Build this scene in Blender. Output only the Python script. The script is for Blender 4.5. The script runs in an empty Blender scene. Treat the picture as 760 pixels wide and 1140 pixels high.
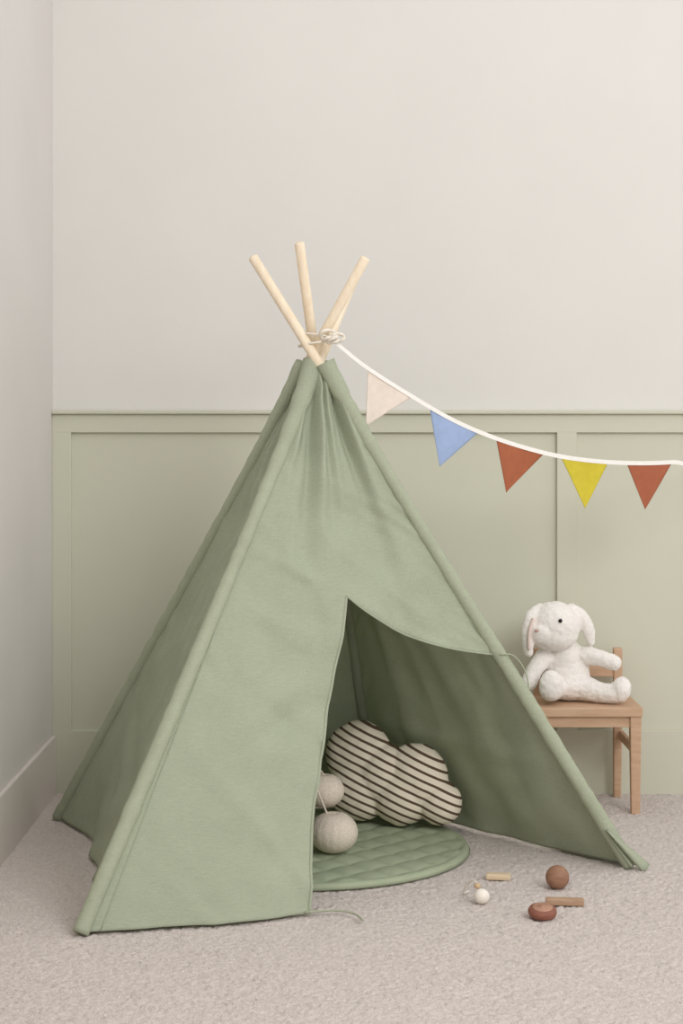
import bpy, bmesh, math, random
import numpy as np
from mathutils import Vector, Matrix, noise
random.seed(4)
S = bpy.context.scene
COL = S.collection
S.view_settings.view_transform = 'Standard'
WORLD = {}

# ------------------------------------------------------------ helpers
def srgb(r, g, b):
    f = lambda c: (c/255/12.92) if c/255 <= .04045 else ((c/255+.055)/1.055)**2.4
    return (f(r), f(g), f(b), 1)

def material(name, col, col2=None, rough=.85, nscale=20, bump=.0, bscale=200, bdist=.002, trans=0, sheen=0, stretch=None, weave=0):
    m = bpy.data.materials.new(name); m.use_nodes = True
    nt = m.node_tree; N = nt.nodes; L = nt.links
    b = N['Principled BSDF']; b.inputs['Roughness'].default_value = rough
    b.inputs['Specular IOR Level'].default_value = .25
    if sheen: b.inputs['Sheen Weight'].default_value = sheen
    tc = N.new('ShaderNodeTexCoord'); mp = N.new('ShaderNodeMapping')
    L.new(tc.outputs['Object'], mp.inputs['Vector'])
    if stretch: mp.inputs['Scale'].default_value = stretch
    n = N.new('ShaderNodeTexNoise'); n.inputs['Scale'].default_value = nscale; n.inputs['Detail'].default_value = 6
    L.new(mp.outputs[0], n.inputs['Vector'])
    r = N.new('ShaderNodeValToRGB'); r.color_ramp.elements[0].position = .3; r.color_ramp.elements[1].position = .7
    r.color_ramp.elements[0].color = col2 or col; r.color_ramp.elements[1].color = col
    L.new(n.outputs['Fac'], r.inputs['Fac'])
    colout = r.outputs['Color']
    if weave:
        # slubby horizontal and vertical threads of a plain-woven canvas
        for sc in ((60, 60, 900), (700, 700, 40)):
            m2 = N.new('ShaderNodeMapping'); m2.inputs['Scale'].default_value = sc; L.new(tc.outputs['Object'], m2.inputs['Vector'])
            n3 = N.new('ShaderNodeTexNoise'); n3.inputs['Scale'].default_value = 1; n3.inputs['Detail'].default_value = 2
            L.new(m2.outputs[0], n3.inputs['Vector'])
            mr = N.new('ShaderNodeMapRange'); mr.inputs['From Min'].default_value = .3; mr.inputs['From Max'].default_value = .7
            mr.inputs['To Min'].default_value = 1-weave; mr.inputs['To Max'].default_value = 1+weave
            L.new(n3.outputs['Fac'], mr.inputs['Value'])
            vm = N.new('ShaderNodeVectorMath'); vm.operation = 'SCALE'
            L.new(colout, vm.inputs[0]); L.new(mr.outputs[0], vm.inputs['Scale']); colout = vm.outputs[0]
    L.new(colout, b.inputs['Base Color'])
    if bump:
        n2 = N.new('ShaderNodeTexNoise'); n2.inputs['Scale'].default_value = bscale; n2.inputs['Detail'].default_value = 3
        L.new(mp.outputs[0], n2.inputs['Vector'])
        bp = N.new('ShaderNodeBump'); bp.inputs['Strength'].default_value = bump; bp.inputs['Distance'].default_value = bdist
        L.new(n2.outputs['Fac'], bp.inputs['Height']); L.new(bp.outputs['Normal'], b.inputs['Normal'])
    if trans:
        t = N.new('ShaderNodeBsdfTranslucent'); L.new(colout, t.inputs['Color'])
        mx = N.new('ShaderNodeMixShader'); mx.inputs[0].default_value = trans
        L.new(b.outputs[0], mx.inputs[1]); L.new(t.outputs[0], mx.inputs[2]); L.new(mx.outputs[0], N['Material Output'].inputs['Surface'])
    return m

def reg(o, parent=None, loc=(0, 0, 0)):
    WORLD[o.name] = Vector(loc); o.location = loc
    if parent is not None:
        o.parent = parent; o.matrix_parent_inverse = Matrix.Translation(-WORLD[parent.name])
    COL.objects.link(o)
    return o

def top(o, label, cat, **k):
    o['label'] = label; o['category'] = cat
    for a, b in k.items(): o[a] = b
    return o

def empty(name, loc):
    o = bpy.data.objects.new(name, None); o.empty_display_size = .05
    return reg(o, None, loc)

def mesh(name, verts, faces, mat, parent=None, smooth=True):
    vs = [Vector(v) for v in verts]
    lo = Vector([min(v[i] for v in vs) for i in range(3)]); hi = Vector([max(v[i] for v in vs) for i in range(3)])
    c = Vector(((lo.x+hi.x)/2, (lo.y+hi.y)/2, lo.z))
    me = bpy.data.meshes.new(name); me.from_pydata([tuple(v-c) for v in vs], [], faces); me.update()
    if smooth: me.polygons.foreach_set('use_smooth', [True]*len(me.polygons))
    if mat: me.materials.append(mat)
    return reg(bpy.data.objects.new(name, me), parent, c)

def tube_data(pts, rad, seg=12, cap=True, flat=1.0):
    pts = [Vector(p) for p in pts]; n = len(pts)
    if not hasattr(rad, '__len__'): rad = [rad]*n
    V = []; F = []; up = None
    for i, p in enumerate(pts):
        t = (pts[min(i+1, n-1)]-pts[max(i-1, 0)]).normalized()
        if up is None:
            up = Vector((0, 0, 1)) if abs(t.z) < .9 else Vector((1, 0, 0))
        a = (up - t*up.dot(t)).normalized(); up = a; b = t.cross(a)
        for k in range(seg):
            th = 2*math.pi*k/seg
            V.append(p + (a*math.cos(th)*flat + b*math.sin(th))*rad[i])
    for i in range(n-1):
        for k in range(seg):
            k2 = (k+1) % seg
            F.append((i*seg+k, i*seg+k2, (i+1)*seg+k2, (i+1)*seg+k))
    if cap:
        F.append(tuple(range(seg-1, -1, -1))); F.append(tuple((n-1)*seg+k for k in range(seg)))
    return V, F

def tube(name, pts, rad, mat, parent=None, seg=12, flat=1.0):
    V, F = tube_data(pts, rad, seg, True, flat)
    return mesh(name, V, F, mat, parent)

def merge(parts):
    V = []; F = []
    for v, f in parts:
        o = len(V); V += list(v); F += [tuple(i+o for i in q) for q in f]
    return V, F

def spline(P, n=8):
    P = [Vector(p) for p in P]; out = []
    for i in range(len(P)-1):
        p0 = P[max(i-1, 0)]; p1 = P[i]; p2 = P[i+1]; p3 = P[min(i+2, len(P)-1)]
        for k in range(n):
            t = k/n
            out.append(.5*((2*p1)+(p2-p0)*t+(2*p0-5*p1+4*p2-p3)*t*t+(3*p1-p0-3*p2+p3)*t**3))
    out.append(P[-1]); return out

def box_data(lo, hi, bev=.003, M=None, taper=None):
    bm = bmesh.new(); bmesh.ops.create_cube(bm, size=1)
    for v in bm.verts:
        for i in range(3): v.co[i] = (lo[i]+hi[i])/2 + v.co[i]*(hi[i]-lo[i])
        if taper and v.co.z < (lo[2]+hi[2])/2:
            cx = (lo[0]+hi[0])/2; cy = (lo[1]+hi[1])/2
            v.co.x = cx+(v.co.x-cx)*taper[0]+taper[1]; v.co.y = cy+(v.co.y-cy)*taper[0]+taper[2]
    if bev: bmesh.ops.bevel(bm, geom=bm.edges[:], offset=bev, segments=2, affect='EDGES', profile=.6)
    if M: bmesh.ops.transform(bm, matrix=M, verts=bm.verts)
    V = [v.co.copy() for v in bm.verts]; F = [tuple(v.index for v in f.verts) for f in bm.faces]
    bm.free(); return V, F

def box(name, lo, hi, mat, parent=None, bev=.003, M=None, taper=None):
    V, F = box_data(lo, hi, bev, M, taper)
    return mesh(name, V, F, mat, parent, smooth=False)

def ell_data(c, r, rot=None, seg=28):
    bm = bmesh.new(); bmesh.ops.create_uvsphere(bm, u_segments=seg, v_segments=seg//2, radius=1)
    M = Matrix.Translation(c) @ (rot.to_4x4() if rot else Matrix()) @ Matrix.Diagonal((*r, 1))
    bmesh.ops.transform(bm, matrix=M, verts=bm.verts)
    V = [v.co.copy() for v in bm.verts]; F = [tuple(v.index for v in f.verts) for f in bm.faces]
    bm.free(); return V, F

def fuse(name, parts, mat, parent=None, voxel=.004, smooth=6, disp=0, dscale=80, M=None):
    V, F = merge(parts)
    me = bpy.data.meshes.new('tmp'); me.from_pydata([tuple(v) for v in V], [], F)
    o = bpy.data.objects.new('tmp', me); COL.objects.link(o)
    m = o.modifiers.new('r', 'REMESH'); m.mode = 'VOXEL'; m.voxel_size = voxel
    s = o.modifiers.new('s', 'SMOOTH'); s.iterations = smooth; s.factor = .5
    dg = bpy.context.evaluated_depsgraph_get(); dg.update()
    ev = o.evaluated_get(dg).to_mesh()
    V = [v.co.copy() for v in ev.vertices]; N = [v.normal.copy() for v in ev.vertices]
    F = [tuple(p.vertices) for p in ev.polygons]
    bpy.data.objects.remove(o)
    if disp:
        V = [v + n*disp*noise.noise(v*dscale) + n*disp*.6*noise.noise(v*dscale*2.3) for v, n in zip(V, N)]
    if M: V = [M @ v for v in V]
    return mesh(name, V, F, mat, parent)

# ------------------------------------------------------------ materials
m_wall = material('painted_wall_warm_white', srgb(222, 219, 214), srgb(219, 216, 211), nscale=3, bump=.12, bscale=260, bdist=.001)
m_wall_l = material('painted_side_wall', srgb(218, 213, 209), srgb(214, 209, 205), nscale=3, bump=.12, bscale=260, bdist=.001)
m_green = material('sage_panel_paint', srgb(206, 205, 187), srgb(203, 202, 184), nscale=3, rough=.6, bump=.05, bscale=150, bdist=.001)
m_skirt = material('skirting_paint', srgb(218, 209, 203), srgb(214, 205, 199), nscale=3, rough=.6)
m_tent = material('sage_cotton_canvas', srgb(190, 197, 173), srgb(185, 192, 168), nscale=9, rough=.95, bump=.4, bscale=700, bdist=.0012, trans=.3, weave=.06)
m_mat = material('quilted_green_cotton', srgb(168, 177, 150), srgb(161, 170, 143), nscale=14, rough=.95, bump=.3, bscale=600, bdist=.001)
m_pole = material('pale_pine', srgb(240, 226, 203), srgb(231, 212, 184), nscale=18, rough=.6, stretch=(6, 6, .6))
m_chair = material('light_brown_wood', srgb(204, 172, 144), srgb(190, 155, 126), nscale=14, rough=.6, stretch=(1, 6, 6))
m_rope = material('white_cotton_rope', srgb(240, 233, 221), srgb(222, 212, 196), nscale=150, bump=.6, bscale=400, bdist=.002)
m_cordg = material('green_cotton_cord', srgb(168, 174, 150), srgb(160, 166, 142), nscale=100)
m_ribbon = material('white_bunting_ribbon', srgb(242, 239, 233), srgb(236, 232, 225), nscale=100, bump=.3, bscale=500)
m_bunny = material('white_plush', srgb(248, 243, 238), srgb(239, 232, 226), nscale=160, rough=1, bump=.6, bscale=480, bdist=.003, sheen=.3)
m_pink = material('pale_pink_ear_lining', srgb(234, 215, 206), srgb(226, 206, 198), nscale=80, rough=1, bump=.4, bscale=300)
m_black = material('black_plastic', srgb(25, 22, 22), rough=.3)
m_nose = material('beige_thread', srgb(190, 160, 148), rough=.8)
m_ball = material('beige_knit', srgb(230, 217, 202), srgb(216, 202, 187), nscale=160, rough=1, bump=.6, bscale=260, bdist=.003)
def flagmat(n, c): return material(n, srgb(*c), srgb(*[int(x*.96) for x in c]), nscale=60, rough=.95, bump=.35, bscale=600, bdist=.001, trans=.1)

m_str = material('striped_linen', srgb(226, 214, 196), rough=.95, bump=.4, bscale=500, bdist=.001)
nt = m_str.node_tree; N = nt.nodes; L = nt.links
tc = N.new('ShaderNodeTexCoord'); sp = N.new('ShaderNodeSeparateXYZ'); L.new(tc.outputs['Object'], sp.inputs[0])
def mth(op, a, b=None):
    n = N.new('ShaderNodeMath'); n.operation = op
    for i, x in enumerate((a, b)):
        if x is None: continue
        if isinstance(x, (int, float)): n.inputs[i].default_value = x
        else: L.new(x, n.inputs[i])
    return n.outputs[0]
a = math.radians(24)
v = mth('ADD', mth('MULTIPLY', sp.outputs[0], math.sin(a)), mth('MULTIPLY', sp.outputs[2], math.cos(a)))
fr = mth('FRACT', mth('ADD', mth('DIVIDE', v, .0190), 50.))
st = mth('LESS_THAN', fr, .32)
mx = N.new('ShaderNodeMix'); mx.data_type = 'RGBA'; L.new(st, mx.inputs[0])
mx.inputs[6].default_value = srgb(240, 229, 210); mx.inputs[7].default_value = srgb(100, 80, 64)
L.new(mx.outputs[2], N['Principled BSDF'].inputs['Base Color'])

# carpet
m_carpet = material('beige_carpet', srgb(228, 217, 209), srgb(196, 183, 175), nscale=330, rough=1, bump=.7, bscale=520, bdist=.004, sheen=.2)

# ------------------------------------------------------------ room
WX, WY = -.779, 4.854
fx = np.unique(np.concatenate([np.arange(WX, 1.15, .0042), [1.5, 2.2, 3.0]]))
fy = np.unique(np.concatenate([[-1.5, 0, 1.5, 2.4], np.arange(2.75, WY, .0042), [WY]]))
nx, ny = len(fx), len(fy)
gx, gy = np.meshgrid(fx, fy); rng = np.random.default_rng(3)
gz = rng.uniform(-.0045, .0010, gx.shape)
jx = rng.uniform(-.0015, .0015, gx.shape); jx[:, 0] = 0; jx[:, -1] = 0
co = np.stack([gx+jx, gy, gz], -1).reshape(-1, 3)
idx = np.arange(nx*ny).reshape(ny, nx)
q = np.stack([idx[:-1, :-1], idx[:-1, 1:], idx[1:, 1:], idx[1:, :-1]], -1).reshape(-1, 4)
me = bpy.data.meshes.new('floor'); me.vertices.add(len(co)); me.vertices.foreach_set('co', co.ravel())
me.loops.add(q.size); me.loops.foreach_set('vertex_index', q.ravel().astype(np.int32))
me.polygons.add(len(q)); me.polygons.foreach_set('loop_start', np.arange(0, q.size, 4, dtype=np.int32))
me.update(); me.validate(); me.polygons.foreach_set('use_smooth', [True]*len(me.polygons)); me.materials.append(m_carpet)
o = reg(bpy.data.objects.new('floor', me)); top(o, 'beige wall-to-wall carpet with short looped pile', 'floor', kind='structure')

def struct(o, lab, cat): top(o, lab, cat, kind='structure')
struct(box('wall_back', (WX-.1, WY, -.05), (3, WY+.1, 3.2), m_wall, bev=0), 'warm white painted wall above sage wainscoting', 'wall')
struct(box('wall_left', (WX-.1, -1.5, -.05), (WX, WY, 3.2), m_wall_l, bev=0), 'plain off-white painted side wall', 'wall')
P = []
P.append(box_data((WX, WY-.004, 0), (3, WY+.01, 1.02), 0))
f = WY-.018
P.append(box_data((WX, f, .972), (3, WY, 1.022), .002))
P.append(box_data((WX, f, -.01), (3, WY, .170), .002))
P.append(box_data((WX, f+.0004, .168), (-.728, WY, .974), .002))
P.append(box_data((.580, f+.0004, .168), (.633, WY, .974), .002))
P.append(box_data((1.94, f+.0004, .168), (1.993, WY, .974), .002))
V, F = merge(P); struct(mesh('trim_1', V, F, m_green, smooth=False), 'sage green painted panelled wainscoting with recessed panels', 'wall panelling')
struct(box('trim_2', (WX-.0, WY-.032, 1.022), (3, WY, 1.033), m_green, bev=.003), 'sage green cap rail along top of wainscoting', 'trim')
struct(box('baseboard_left', (WX, -1.5, -.01), (WX+.012, WY-.018, .158), m_skirt, bev=.004), 'tall off-white painted skirting board', 'baseboard')

# ------------------------------------------------------------ tent
FOOT = {'A': (-.51, 3.497), 'B': (.650, 4.032), 'C': (.09, 4.715), 'D': (-.715, 4.525)}
TOP = {'A': (.030, 4.240, 1.339), 'B': (-.203, 4.095, 1.378), 'C': (-.0954, 4.06, 1.406), 'D': (.0545, 4.04, 1.370)}
RING = {'A': (-.070, 4.082), 'B': (-.022, 4.078), 'C': (-.022, 4.19), 'D': (-.096, 4.134)}
ZT = 1.135
def pole(k, z):
    a = Vector((*FOOT[k], 0)); b = Vector(TOP[k]); return a.lerp(b, z/b.z)
def sm(x): x = max(0, min(1, x)); return x*x*(3-2*x)
def off(k, z):
    return (Vector((*RING[k], ZT))-pole(k, ZT))*(min(z, ZT)/ZT)**9
def Lk(k, z): return pole(k, z)+off(k, z)
tent = empty('play_tent', (-.1, 4.15, 0))
top(tent, 'sage green cotton canvas play tent with wooden poles and open door', 'play tent')
for k in 'ABCD':
    pts = [pole(k, .012)] + [pole(k, .1*i) for i in range(1, 13)] + [Vector(TOP[k])]
    d = (Vector(TOP[k])-pole(k, 0)).normalized()
    pts = pts[:-1] + [Vector(TOP[k])-d*.003, Vector(TOP[k])]
    tube('pole', pts, [.0115]*(len(pts)-1)+[.009], m_pole, tent, 20)

def nrm(k1, k2):
    a = Vector((*FOOT[k1], 0)); b = Vector((*FOOT[k2], 0)); d = (b-a).normalized()
    n = Vector((d.y, -d.x, 0)); c = Vector((-.12, 4.2, 0))
    return n if (a-c).dot(n) > 0 else -n
def wr(p, s, amp): return amp*noise.noise(Vector(p)*s)
def crease(x, wdt): return math.exp(-(x/wdt)**2)
def ridge(x): return 1-abs(x)*2
def udoor(z): return .36+.15*(min(z, .618)/.618)**1.8
def zdoor(u):
    t = (u-.51)/.49; return .618-.143*t-.03*math.sin(math.pi*t)
def surf(k1, k2, u, z):
    p = Lk(k1, z).lerp(Lk(k2, z), u); n = nrm(k1, k2); env = min(1, 1.6*math.sin(math.pi*u))
    w = (Lk(k1, z)-Lk(k2, z)).length
    tz = max(0, min(1, (z-.56)/.38)); g = tz**1.2
    d = env*g*min(w, .16)*(.095*math.sin(u*15+.6)+.06*math.sin(u*29+.4+z*2)+.03*math.sin(u*47+1))
    d += env*wr((p.x, p.y, z*.7), 5, .016) + env*wr((u*9, z*2.2, 3), 1.0, .014) + env*wr((p.x+z*.6, p.y, z-.6*p.x), 13, .006)
    # long soft diagonal creases
    q = noise.noise(Vector(((p.x+p.y)*3+z*3.5, (z-p.x)*1.1, ord(k1))))
    d += env*.013*max(0, ridge(q)-.55)
    q = noise.noise(Vector(((p.x+p.y)*2.6-z*3.2, (z+p.x)*1.2, ord(k1)+9)))
    d -= env*.012*max(0, ridge(q)-.6)
    for uu, s in ((0, 1), (1, -1)):
        e = abs(u-uu)*w
        d += .0045*math.exp(-e/.06)*math.sin((z*s+e*1.4)*75+4*noise.noise(Vector((z*6, uu, 2))))*noise.noise(Vector((z*7, uu*5, ord(k1))))*2*min(1, e/.02)
    if k1+k2 == 'AB':
        d += .073*max(0, 1-z/.5)*math.sin(math.pi*min(u, .36)/.72)
        d -= .010*env*sm(z/.3)
        # soft creases running from the door peak up to the poles
        d += .006*crease((z-.60)-.55*(.50-u)*w*1.0-.02, .018)*sm(abs(u-.5)*6)*env
        d -= .005*crease((z-.42)+.6*(u-.2)*w, .02)*(1 if u < .4 else 0)*env
        # slight waves on the loose edge of the door
        if u < .52 and z < .618: d += .006*math.sin(z*22+1)*crease(u-udoor(z), .06)*sm(z/.2)*sm((.618-z)/.2)
    elif k1+k2 == 'DA':
        d -= env*(.022+.035*max(0, 1-z/.45))
    else:
        d -= env*.018
    return p+n*d
V = []; F = []
def grid(fn, nu, nv):
    o = len(V)
    for j in range(nv+1):
        for i in range(nu+1): V.append(fn(i/nu, j/nv))
    for j in range(nv):
        for i in range(nu):
            a = o+j*(nu+1)+i; F.append((a, a+1, a+nu+2, a+nu+1))
ZB = .006
NU = 64
grid(lambda s, t: surf('A', 'B', s*udoor(ZB+(.618-ZB)*t), ZB+(.618-ZB)*t), NU, 120)
grid(lambda s, t: surf('A', 'B', s*.51, .618+(ZT-.618)*t), NU, 100)
def fR(s, t):
    u = .51+.49*s; z0 = zdoor(u); return surf('A', 'B', u, z0+(ZT-z0)*t)
grid(fR, NU, 100)
for a, b in (('D', 'A'), ('B', 'C'), ('C', 'D')):
    grid(lambda s, t, a=a, b=b: surf(a, b, s, ZB+(ZT-ZB)*t), 90, 160)
cover = mesh('tent_cover', V, F, m_tent, tent)
bm = bmesh.new(); bm.from_mesh(cover.data); bmesh.ops.remove_doubles(bm, verts=bm.verts, dist=.0006)
bm.to_mesh(cover.data); bm.free()
so = cover.modifiers.new('thick', 'SOLIDIFY'); so.thickness = .0014; so.offset = 0
for k in 'ABCD':
    pts = []; rad = []; n = 160
    for i in range(n+1):
        z = .004+(ZT-.004)*i/n; pts.append(pole(k, z)+off(k, z)*.5)
        r = .0165-.0025*sm((z-.3)/.6)+off(k, z).length*.30 + .0022*noise.noise(Vector((ord(k), z*30, 0))) + .0016*math.sin(z*190+ord(k))*noise.noise(Vector((5, z*9, ord(k))))
        rad.append(r)
    tube('pole_sleeve', pts, rad, m_tent, cover, 20)
e = [surf('A', 'B', udoor(z), z)+nrm('A', 'B')*.001 for z in [ZB+(.618-ZB)*i/50 for i in range(51)]]
tube('door_hem', e, .0032, m_tent, cover, 8, .6)
e = [surf('A', 'B', .51+.49*i/40, zdoor(.51+.49*i/40))+nrm('A', 'B')*.001 for i in range(41)]
tube('door_hem', e, .0036, m_tent, cover, 8, .6)
for k1, k2, u in (('A', 'B', .028), ('A', 'B', .972), ('D', 'A', .97)):
    z0 = .52 if u == .972 else ZB
    e = [surf(k1, k2, u, z)+nrm(k1, k2)*.001 for z in [z0+(.95-z0)*i/60 for i in range(61)]]
    tube('seam', e, .0022, m_tent, cover, 6, .5)
# folded-back door flap on the outer side of the right pole
V = []; F = []
nBC = nrm('B', 'C'); dBC = (Vector((*FOOT['C'], 0))-Vector((*FOOT['B'], 0))).normalized()
def flap(s, t):
    z = .006+.47*t
    w = .05+.17*(1-t)**.8
    p = Lk('B', z)+nBC*(.021+.006*math.sin(s*9+z*14)*s+.008*(1-t)*(1-s)*s*4)+dBC*(w*s)
    p.z = max(.004, p.z)
    return p
grid(flap, 20, 40)
fl = mesh('door_flap', V, F, m_tent, cover); m = fl.modifiers.new('t', 'SOLIDIFY'); m.thickness = .0014
V = []; F = []
def tuft(s, t):
    a = Lk('B', .085*(1-t)+.004)
    return a+Vector((-.008+.034*s*t+.008*s, -.021+.008*math.sin(s*7), .006*math.sin(s*8)*t))+Vector((.008, 0, 0))*t
grid(tuft, 16, 12)
fl = mesh('corner_tie_tab', V, F, m_tent, cover); m = fl.modifiers.new('t', 'SOLIDIFY'); m.thickness = .0014
# cords
q0 = surf('A', 'B', udoor(ZB), ZB)
tube('tie_cord', spline([q0+Vector((-.01, -.004, .004)), q0+Vector((.05, .01, .004)), q0+Vector((.09, -.01, .003)), q0+Vector((.107, -.06, .003)), q0+Vector((.104, -.045, .003))]), .0020, m_cordg, tent, 8)
q1 = pole('B', .475)
tube('tie_cord', spline([q1+Vector((.0, -.021, .004)), q1+Vector((.03, -.012, .0)), q1+Vector((.055, .0, -.03)), q1+Vector((.066, .005, -.07)), q1+Vector((.055, .0, -.10)), q1+Vector((.05, .0, -.09))]), .0018, m_cordg, tent, 8)
# rope lashing at the crossing
parts = []
c0 = Vector((-.058, 4.125, 1.185))
pts = []
for i in range(110):
    th = i/110*2*math.pi*2.5
    pts.append(c0+Vector((.040*math.cos(th), .054*math.sin(th), .000+.016*math.sin(th*.5)+.010*(i/110))))
parts.append(tube_data(pts, .0026, 8))
for (cx, cz, r, tl) in ((-.030, 1.197, .012, .3), (-.022, 1.186, .011, 1.0), (-.008, 1.192, .010, -.5)):
    pts = [Vector((cx+r*math.cos(t)*1.4, 4.066+.008*math.sin(2*t), cz+r*math.sin(t)*math.cos(tl))) for t in [2*math.pi*i/20 for i in range(21)]]
    parts.append(tube_data(pts, .0038, 8))
parts.append(ell_data((-.018, 4.066, 1.193), (.011, .009, .009)))
V, F = merge(parts); mesh('lashing_rope', V, F, m_rope, tent)

# ------------------------------------------------------------ bunting
bunt = empty('bunting', (.012, 4.075, 1.19)); top(bunt, 'bunting with cream, blue, rust and yellow pennants on white ribbon', 'bunting')
KP = [(372, 380, 4.066), (408, 409, 4.10), (458, 441, 4.14), (505, 468, 4.19), (552, 488, 4.24), (605, 504, 4.30), (650, 512, 4.36), (700, 515.5, 4.42), (747, 514.5, 4.48), (800, 509, 4.56), (1010, 440, 4.825)]
KW = [Vector(((x-380)*d/2000, d, 1-(y-470)*d/2000)) for x, y, d in KP]
path = spline(KW, 10)
V = []; F = []
for p in path:
    for dz, dy in ((.0052, -.0012), (.0052, .0012), (-.0052, .0012), (-.0052, -.0012)): V.append(p+Vector((0, dy, dz)))
for i in range(len(path)-1):
    for k in range(4): F.append((i*4+k, i*4+(k+1) % 4, i*4+4+(k+1) % 4, i*4+4+k))
mesh('ribbon', V, F, m_ribbon, bunt, smooth=False)
tube('wall_hook', [(KW[-1].x, WY, KW[-1].z), (KW[-1].x, WY-.028, KW[-1].z), (KW[-1].x, WY-.030, KW[-1].z+.01)], .003, m_black, bunt)
def ribat(x):
    for i in range(len(path)-1):
        if path[i].x <= x <= path[i+1].x:
            return path[i].lerp(path[i+1], (x-path[i].x)/(path[i+1].x-path[i].x))
def flag(a, b, tip, mat, sd):
    a = Vector(a); b = Vector(b); tip = Vector(tip); n = 20
    V = []; F = []
    for j in range(n+1):
        t = j/n
        for i in range(n+1):
            top_ = ribat(a.x+(b.x-a.x)*i/n)
            p = top_.lerp(tip, t)
            p.y += .0016*(1-t)+.007*math.sin(i/n*5+sd)*(1-t)*t*2+.005*t*math.sin(sd*3)
            V.append(p)
    for j in range(n):
        for i in range(n):
            q = j*(n+1)+i; F.append((q, q+1, q+n+2, q+n+1))
    o = mesh('pennant', V, F, mat, bunt); s = o.modifiers.new('t', 'SOLIDIFY'); s.thickness = .0012
    bm = bmesh.new(); bm.from_mesh(o.data); bmesh.ops.remove_doubles(bm, verts=bm.verts, dist=.0001); bm.to_mesh(o.data); bm.free()
    return o
def w(x, y, d): return ((x-380)*d/2000, d, 1-(y-470)*d/2000)
fl = [((409, 411), (459, 442), (407, 474), 4.10, 4.14, (244, 231, 218), 'cream'), ((478, 456), (533, 482), (489, 519), 4.16, 4.22, (166, 186, 222), 'light blue'),
      ((552, 489), (606, 505), (563, 548), 4.24, 4.30, (178, 106, 76), 'rust'), ((624, 509), (677, 515), (651, 566), 4.32, 4.39, (214, 197, 66), 'mustard yellow'),
      ((697, 516), (748, 515), (718, 567), 4.42, 4.48, (178, 106, 78), 'rust')]
for i, (a, b, t, d1, d2, c, nme) in enumerate(fl):
    o = flag(w(*a, d1), w(*b, d2), w(*t, (d1+d2)/2), flagmat('pennant_'+nme.replace(' ', '_'), c), i*1.7)
    o['label'] = nme+' cotton pennant'

# ------------------------------------------------------------ quilted mat
mc = Vector((-.085, 4.205)); R = .385
V = []; F = []
nr, na = 90, 240
def qz(x, y):
    s = .070; a = (x+y)/math.sqrt(2); b = (x-y)/math.sqrt(2)
    h = (abs(math.sin(math.pi*a/s))*abs(math.sin(math.pi*b/s)))**.4
    return .009+.010*h
V.append(Vector((mc.x, mc.y, qz(0, 0))))
for j in range(1, nr+1):
    r = R*j/nr
    e = max(0, 1-((j/nr-.965)/.035)**2) if j/nr > .965 else 1
    for i in range(na):
        t = 2*math.pi*i/na; x = r*math.cos(t); y = r*math.sin(t)
        z = qz(x, y) if j/nr < .955 else .016
        V.append(Vector((mc.x+x, mc.y+y, .003+(z-.003)*math.sqrt(e))))
for i in range(na): F.append((0, 1+i, 1+(i+1) % na))
for j in range(nr-1):
    for i in range(na):
        a = 1+j*na+i; b = 1+j*na+(i+1) % na; F.append((a, a+na, b+na, b))
F.append(tuple(1+(nr-1)*na+i for i in range(na-1, -1, -1)))
top(mesh('play_mat', V, F, m_mat), 'round green quilted play mat on carpet inside tent', 'play mat')

# ------------------------------------------------------------ cloud cushion
k = .00219
lob = [(395, 848, 39, .050), (462, 868, 38, .052), (492, 893, 25, .040), (398, 883, 37, .052), (447, 888, 34, .055), (426, 868, 36, .055)]
parts = [ell_data(((x-437)*k, 0, (922-y)*k), (r*k, th, r*k)) for x, y, r, th in lob]
M = Matrix.Translation((.120, 4.36, .021)) @ Matrix.Rotation(math.radians(-20), 4, 'Z') @ Matrix.Rotation(math.radians(-10), 4, 'X')
cush = fuse('cloud_cushion', parts, m_str, None, .0035, 6, .002, 30, M)
top(cush, 'cloud-shaped beige cushion with dark brown stripes on green mat', 'cushion')

# ------------------------------------------------------------ plush cherries
ch = empty('plush_cherry', (-.03, 4.16, .016)); top(ch, 'pair of beige knitted round plush balls joined by cord', 'soft toy')
def knit(c, r):
    V, F = ell_data((0, 0, 0), (1, 1, 1), None, 72)
    out = []
    for v in V:
        th = math.atan2(v.y, v.x); h = math.hypot(v.x, v.y)
        s = 1-.16*math.exp(-(h/.22)**2)+.016*abs(math.sin(th*9))*h
        out.append(Vector(c)+Vector((v.x*r*s, v.y*r*s, v.z*r*.86*s)))
    return mesh('ball', out, F, m_ball, ch)
knit((-.018, 4.10, .064), .055)
knit((-.040, 4.170, .145), .046)
tube('stem_cord', spline([(-.040, 4.165, .180), (-.056, 4.130, .205), (-.058, 4.11, .17), (-.030, 4.095, .100)]), .0024, m_ball, ch, 8)

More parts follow.
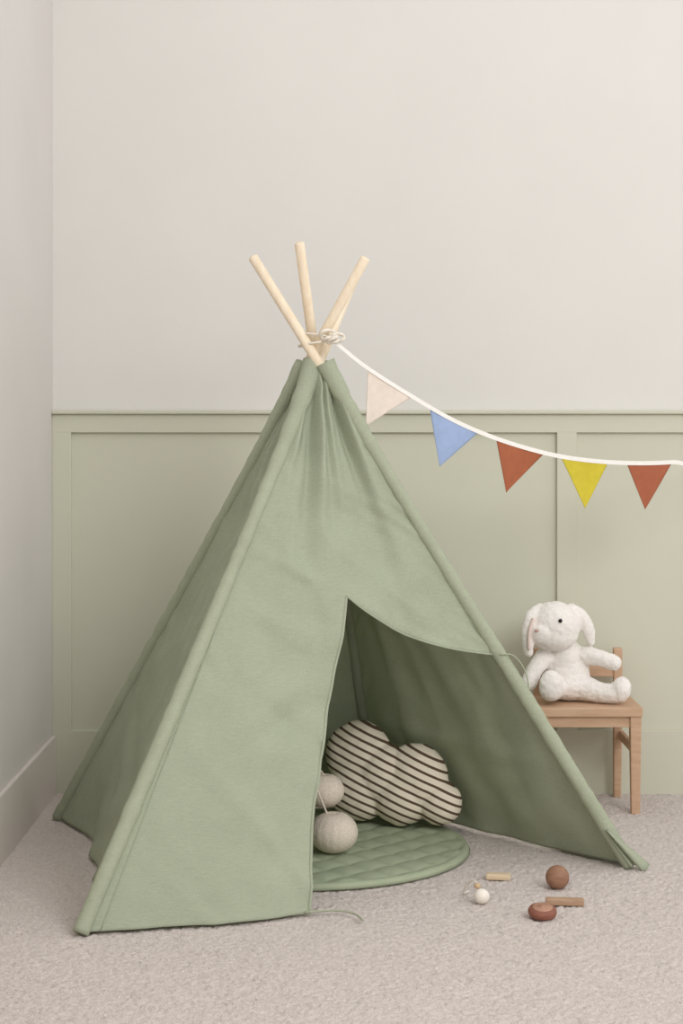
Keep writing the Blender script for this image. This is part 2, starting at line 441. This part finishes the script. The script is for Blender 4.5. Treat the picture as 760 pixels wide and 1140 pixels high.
# ------------------------------------------------------------ child chair
chair = empty('child_chair', (.63, 4.70, 0)); top(chair, 'small light brown wooden chair standing against the wainscoting', 'chair')
box('seat', (.495, 4.578, .248), (.768, 4.812, .2725), m_chair, chair, .004)
for x in (.512, .751):
    box('leg', (x-.0145, 4.582, -.002), (x+.0145, 4.611, .249), m_chair, chair, .003, None, (.78, 0, 0))
for x in (.524, .736):
    box('leg', (x-.012, 4.776, -.002), (x+.012, 4.802, .249), m_chair, chair, .003, None, (.8, 0, .014))
    V, F = box_data((x-.0115, 4.782, .270), (x+.0115, 4.806, .398), .003, None, (1, 0, -.004)); mesh('back_post', V, F, m_chair, chair, False)
box('backrest', (.533, 4.785, .322), (.727, 4.797, .366), m_chair, chair, .003)
box('apron', (.52, 4.590, .220), (.743, 4.602, .249), m_chair, chair, .002)
for x in (.518, .745):
    box('side_rail', (x-.006, 4.60, .155), (x+.006, 4.79, .178), m_chair, chair, .002)
    box('apron', (x-.006, 4.60, .222), (x+.006, 4.79, .249), m_chair, chair, .002)

# ------------------------------------------------------------ bunny
def B(px, py, d): return Vector(((px-380)*d/2000, d, 1-(py-470)*d/2000+.005))
parts = []
def blob(c, r, rot=None): parts.append(ell_data(c, r, rot))
def limb(pts, rad):
    pts = spline(pts, 6); n = len(pts); rr = [np.interp(i/(n-1), np.linspace(0, 1, len(rad)), rad) for i in range(n)]
    for p, r in zip(pts, rr): parts.append(ell_data(p, (r, r, r), None, 16))
hc = B(617, 699, 4.66)
blob(B(631, 753, 4.70), (.060, .052, .068)); blob(B(629, 735, 4.695), (.048, .044, .055)); blob(B(633, 764, 4.69), (.064, .055, .042))
blob(hc, (.066, .060, .064)); blob(hc+Vector((-.034, -.026, -.014)), (.036, .034, .031)); blob(hc+Vector((-.002, -.004, -.022)), (.062, .054, .042))
limb([B(606, 734, 4.68), B(596, 746, 4.655), B(589, 762, 4.64)], [.026, .022, .021])
limb([B(652, 732, 4.68), B(668, 735, 4.66), B(683, 740, 4.65)], [.026, .021, .021])
limb([B(620, 766, 4.67), B(614, 770, 4.63), B(613, 769, 4.605)], [.032, .029, .031])
blob(B(613, 764, 4.590), (.030, .019, .037))
limb([B(648, 767, 4.67), B(668, 773, 4.645), B(684, 774, 4.63)], [.034, .026, .026])
blob(B(691, 770, 4.625), (.026, .028, .034), Matrix.Rotation(.25, 3, 'Y'))
limb([B(602, 679, 4.665), B(592, 688, 4.645), B(588, 706, 4.635), B(588, 728, 4.635)], [.013, .017, .019, .013])
limb([B(636, 679, 4.67), B(648, 689, 4.668), B(655, 704, 4.665), B(657, 717, 4.665)], [.013, .017, .017, .011])
bun = fuse('plush_bunny', parts, m_bunny, None, .0034, 5, .0018, 95)
top(bun, 'white plush bunny with floppy ears sitting on wooden chair', 'soft toy')
def dot(name, c, r, mat):
    V, F = ell_data(c, r, None, 16); return mesh(name, V, F, mat, bun)
dot('eye', hc+Vector((.008, -.0605, .020)), (.0050, .0045, .0054), m_black)
dot('eye', hc+Vector((-.060, -.026, .016)), (.0042, .0045, .0054), m_black)
dot('nose', hc+Vector((-.052, -.0545, -.006)), (.0065, .0045, .0042), m_nose)
pe = spline([B(594, 690, 4.622), B(589, 705, 4.616), B(588.5, 726, 4.618)], 8)
tube('ear_lining', pe, [.004]+[.010]*(len(pe)-2)+[.004], m_pink, bun, 12, .45)

# ------------------------------------------------------------ small toys
def woodm(n, a, b): return material(n, srgb(*a), srgb(*b), nscale=30, rough=.5, stretch=(1, 5, 5))
V, F = ell_data((.463, 3.855, .0235), (.0255, .0255, .0255))
top(mesh('wooden_ball', V, F, woodm('brown_wood', (158, 120, 96), (140, 102, 80))), 'round brown wooden ball on carpet', 'toy ball')
M = Matrix.Translation((.343, 3.93, .0)) @ Matrix.Rotation(math.radians(-8), 4, 'Z')
top(box('wooden_block', (-.027, -.012, .0), (.027, .012, .013), woodm('cream_wood', (222, 202, 172), (210, 188, 156)), None, .004, M), 'flat cream wooden block on carpet', 'toy block')
M = Matrix.Translation((.462, 3.72, .0)) @ Matrix.Rotation(math.radians(-6), 4, 'Z')
top(box('wooden_stick', (-.040, -.010, .0), (.040, .010, .015), woodm('tan_wood', (182, 152, 126), (166, 134, 108)), None, .004, M), 'flat brown wooden stick on carpet', 'toy stick')
def lathe(prof, seg=48):
    V = []; F = []
    for r, z in prof:
        for i in range(seg): V.append(Vector((r*math.cos(2*math.pi*i/seg), r*math.sin(2*math.pi*i/seg), z)))
    for j in range(len(prof)-1):
        for i in range(seg):
            k2 = (i+1) % seg; F.append((j*seg+i, j*seg+k2, j*seg+seg+k2, j*seg+seg+i))
    F.append(tuple(range(seg-1, -1, -1))); F.append(tuple((len(prof)-1)*seg+i for i in range(seg)))
    return V, F
disc = empty('wooden_disc_toy', (.405, 3.625, 0)); top(disc, 'reddish brown wooden disc toy with lighter top on carpet', 'toy disc')
M = Matrix.Translation((.405, 3.625, .003)) @ Matrix.Rotation(math.radians(9), 4, 'X')
V, F = lathe([(.020, 0), (.027, .003), (.029, .008), (.029, .013), (.026, .018), (.0215, .0185)])
mesh('disc_body', [M @ v for v in V], F, woodm('red_brown_wood', (146, 96, 80), (128, 82, 67)), disc)
V, F = lathe([(.021, .0165), (.0205, .0205), (.017, .0215), (.006, .0215), (.005, .0235), (.003, .024)])
mesh('disc_top', [M @ v for v in V], F, woodm('mid_brown_wood', (184, 142, 120), (164, 122, 102)), disc)
rt = empty('wooden_rattle', (.29, 3.73, 0)); top(rt, 'small white wooden ball toy with bead and cord on carpet', 'toy')
V, F = ell_data((.291, 3.730, .0155), (.0165, .0165, .0158)); mesh('rattle_ball', V, F, woodm('white_wood', (240, 233, 222), (232, 224, 212)), rt)
V, F = ell_data((.283, 3.743, .034), (.0075, .0075, .0065)); mesh('bead', V, F, woodm('tan_bead', (206, 180, 148), (190, 162, 128)), rt)
tube('cord', spline([(.283, 3.743, .036), (.275, 3.765, .040), (.262, 3.785, .022), (.258, 3.80, .004), (.270, 3.82, .003)]), .0018, m_rope, rt, 8)

# ------------------------------------------------------------ light, world, camera
def area(name, loc, tgt, size, power, col=(1, 1, 1)):
    l = bpy.data.lights.new(name, 'AREA'); l.shape = 'SQUARE'; l.size = size; l.energy = power; l.color = col
    o = bpy.data.objects.new(name, l); o.location = loc
    o.rotation_euler = (Vector(tgt)-Vector(loc)).to_track_quat('-Z', 'Y').to_euler(); COL.objects.link(o)
area('softbox_light', (1.9, .6, 2.6), (-.1, 4.2, .5), 1.6, 66, (1, .99, .98))
wd = bpy.data.worlds.new('world'); S.world = wd; wd.use_nodes = True
bg = wd.node_tree.nodes['Background']; bg.inputs[0].default_value = (1, .998, .993, 1); bg.inputs[1].default_value = .98

cam = bpy.data.cameras.new('camera'); cam.sensor_fit = 'VERTICAL'; cam.sensor_height = 36
cam.lens = 2000/1140*36; cam.shift_y = -100/1140
co = bpy.data.objects.new('camera', cam); co.location = (0, 0, 1); co.rotation_euler = (math.pi/2, 0, 0)
COL.objects.link(co); S.camera = co
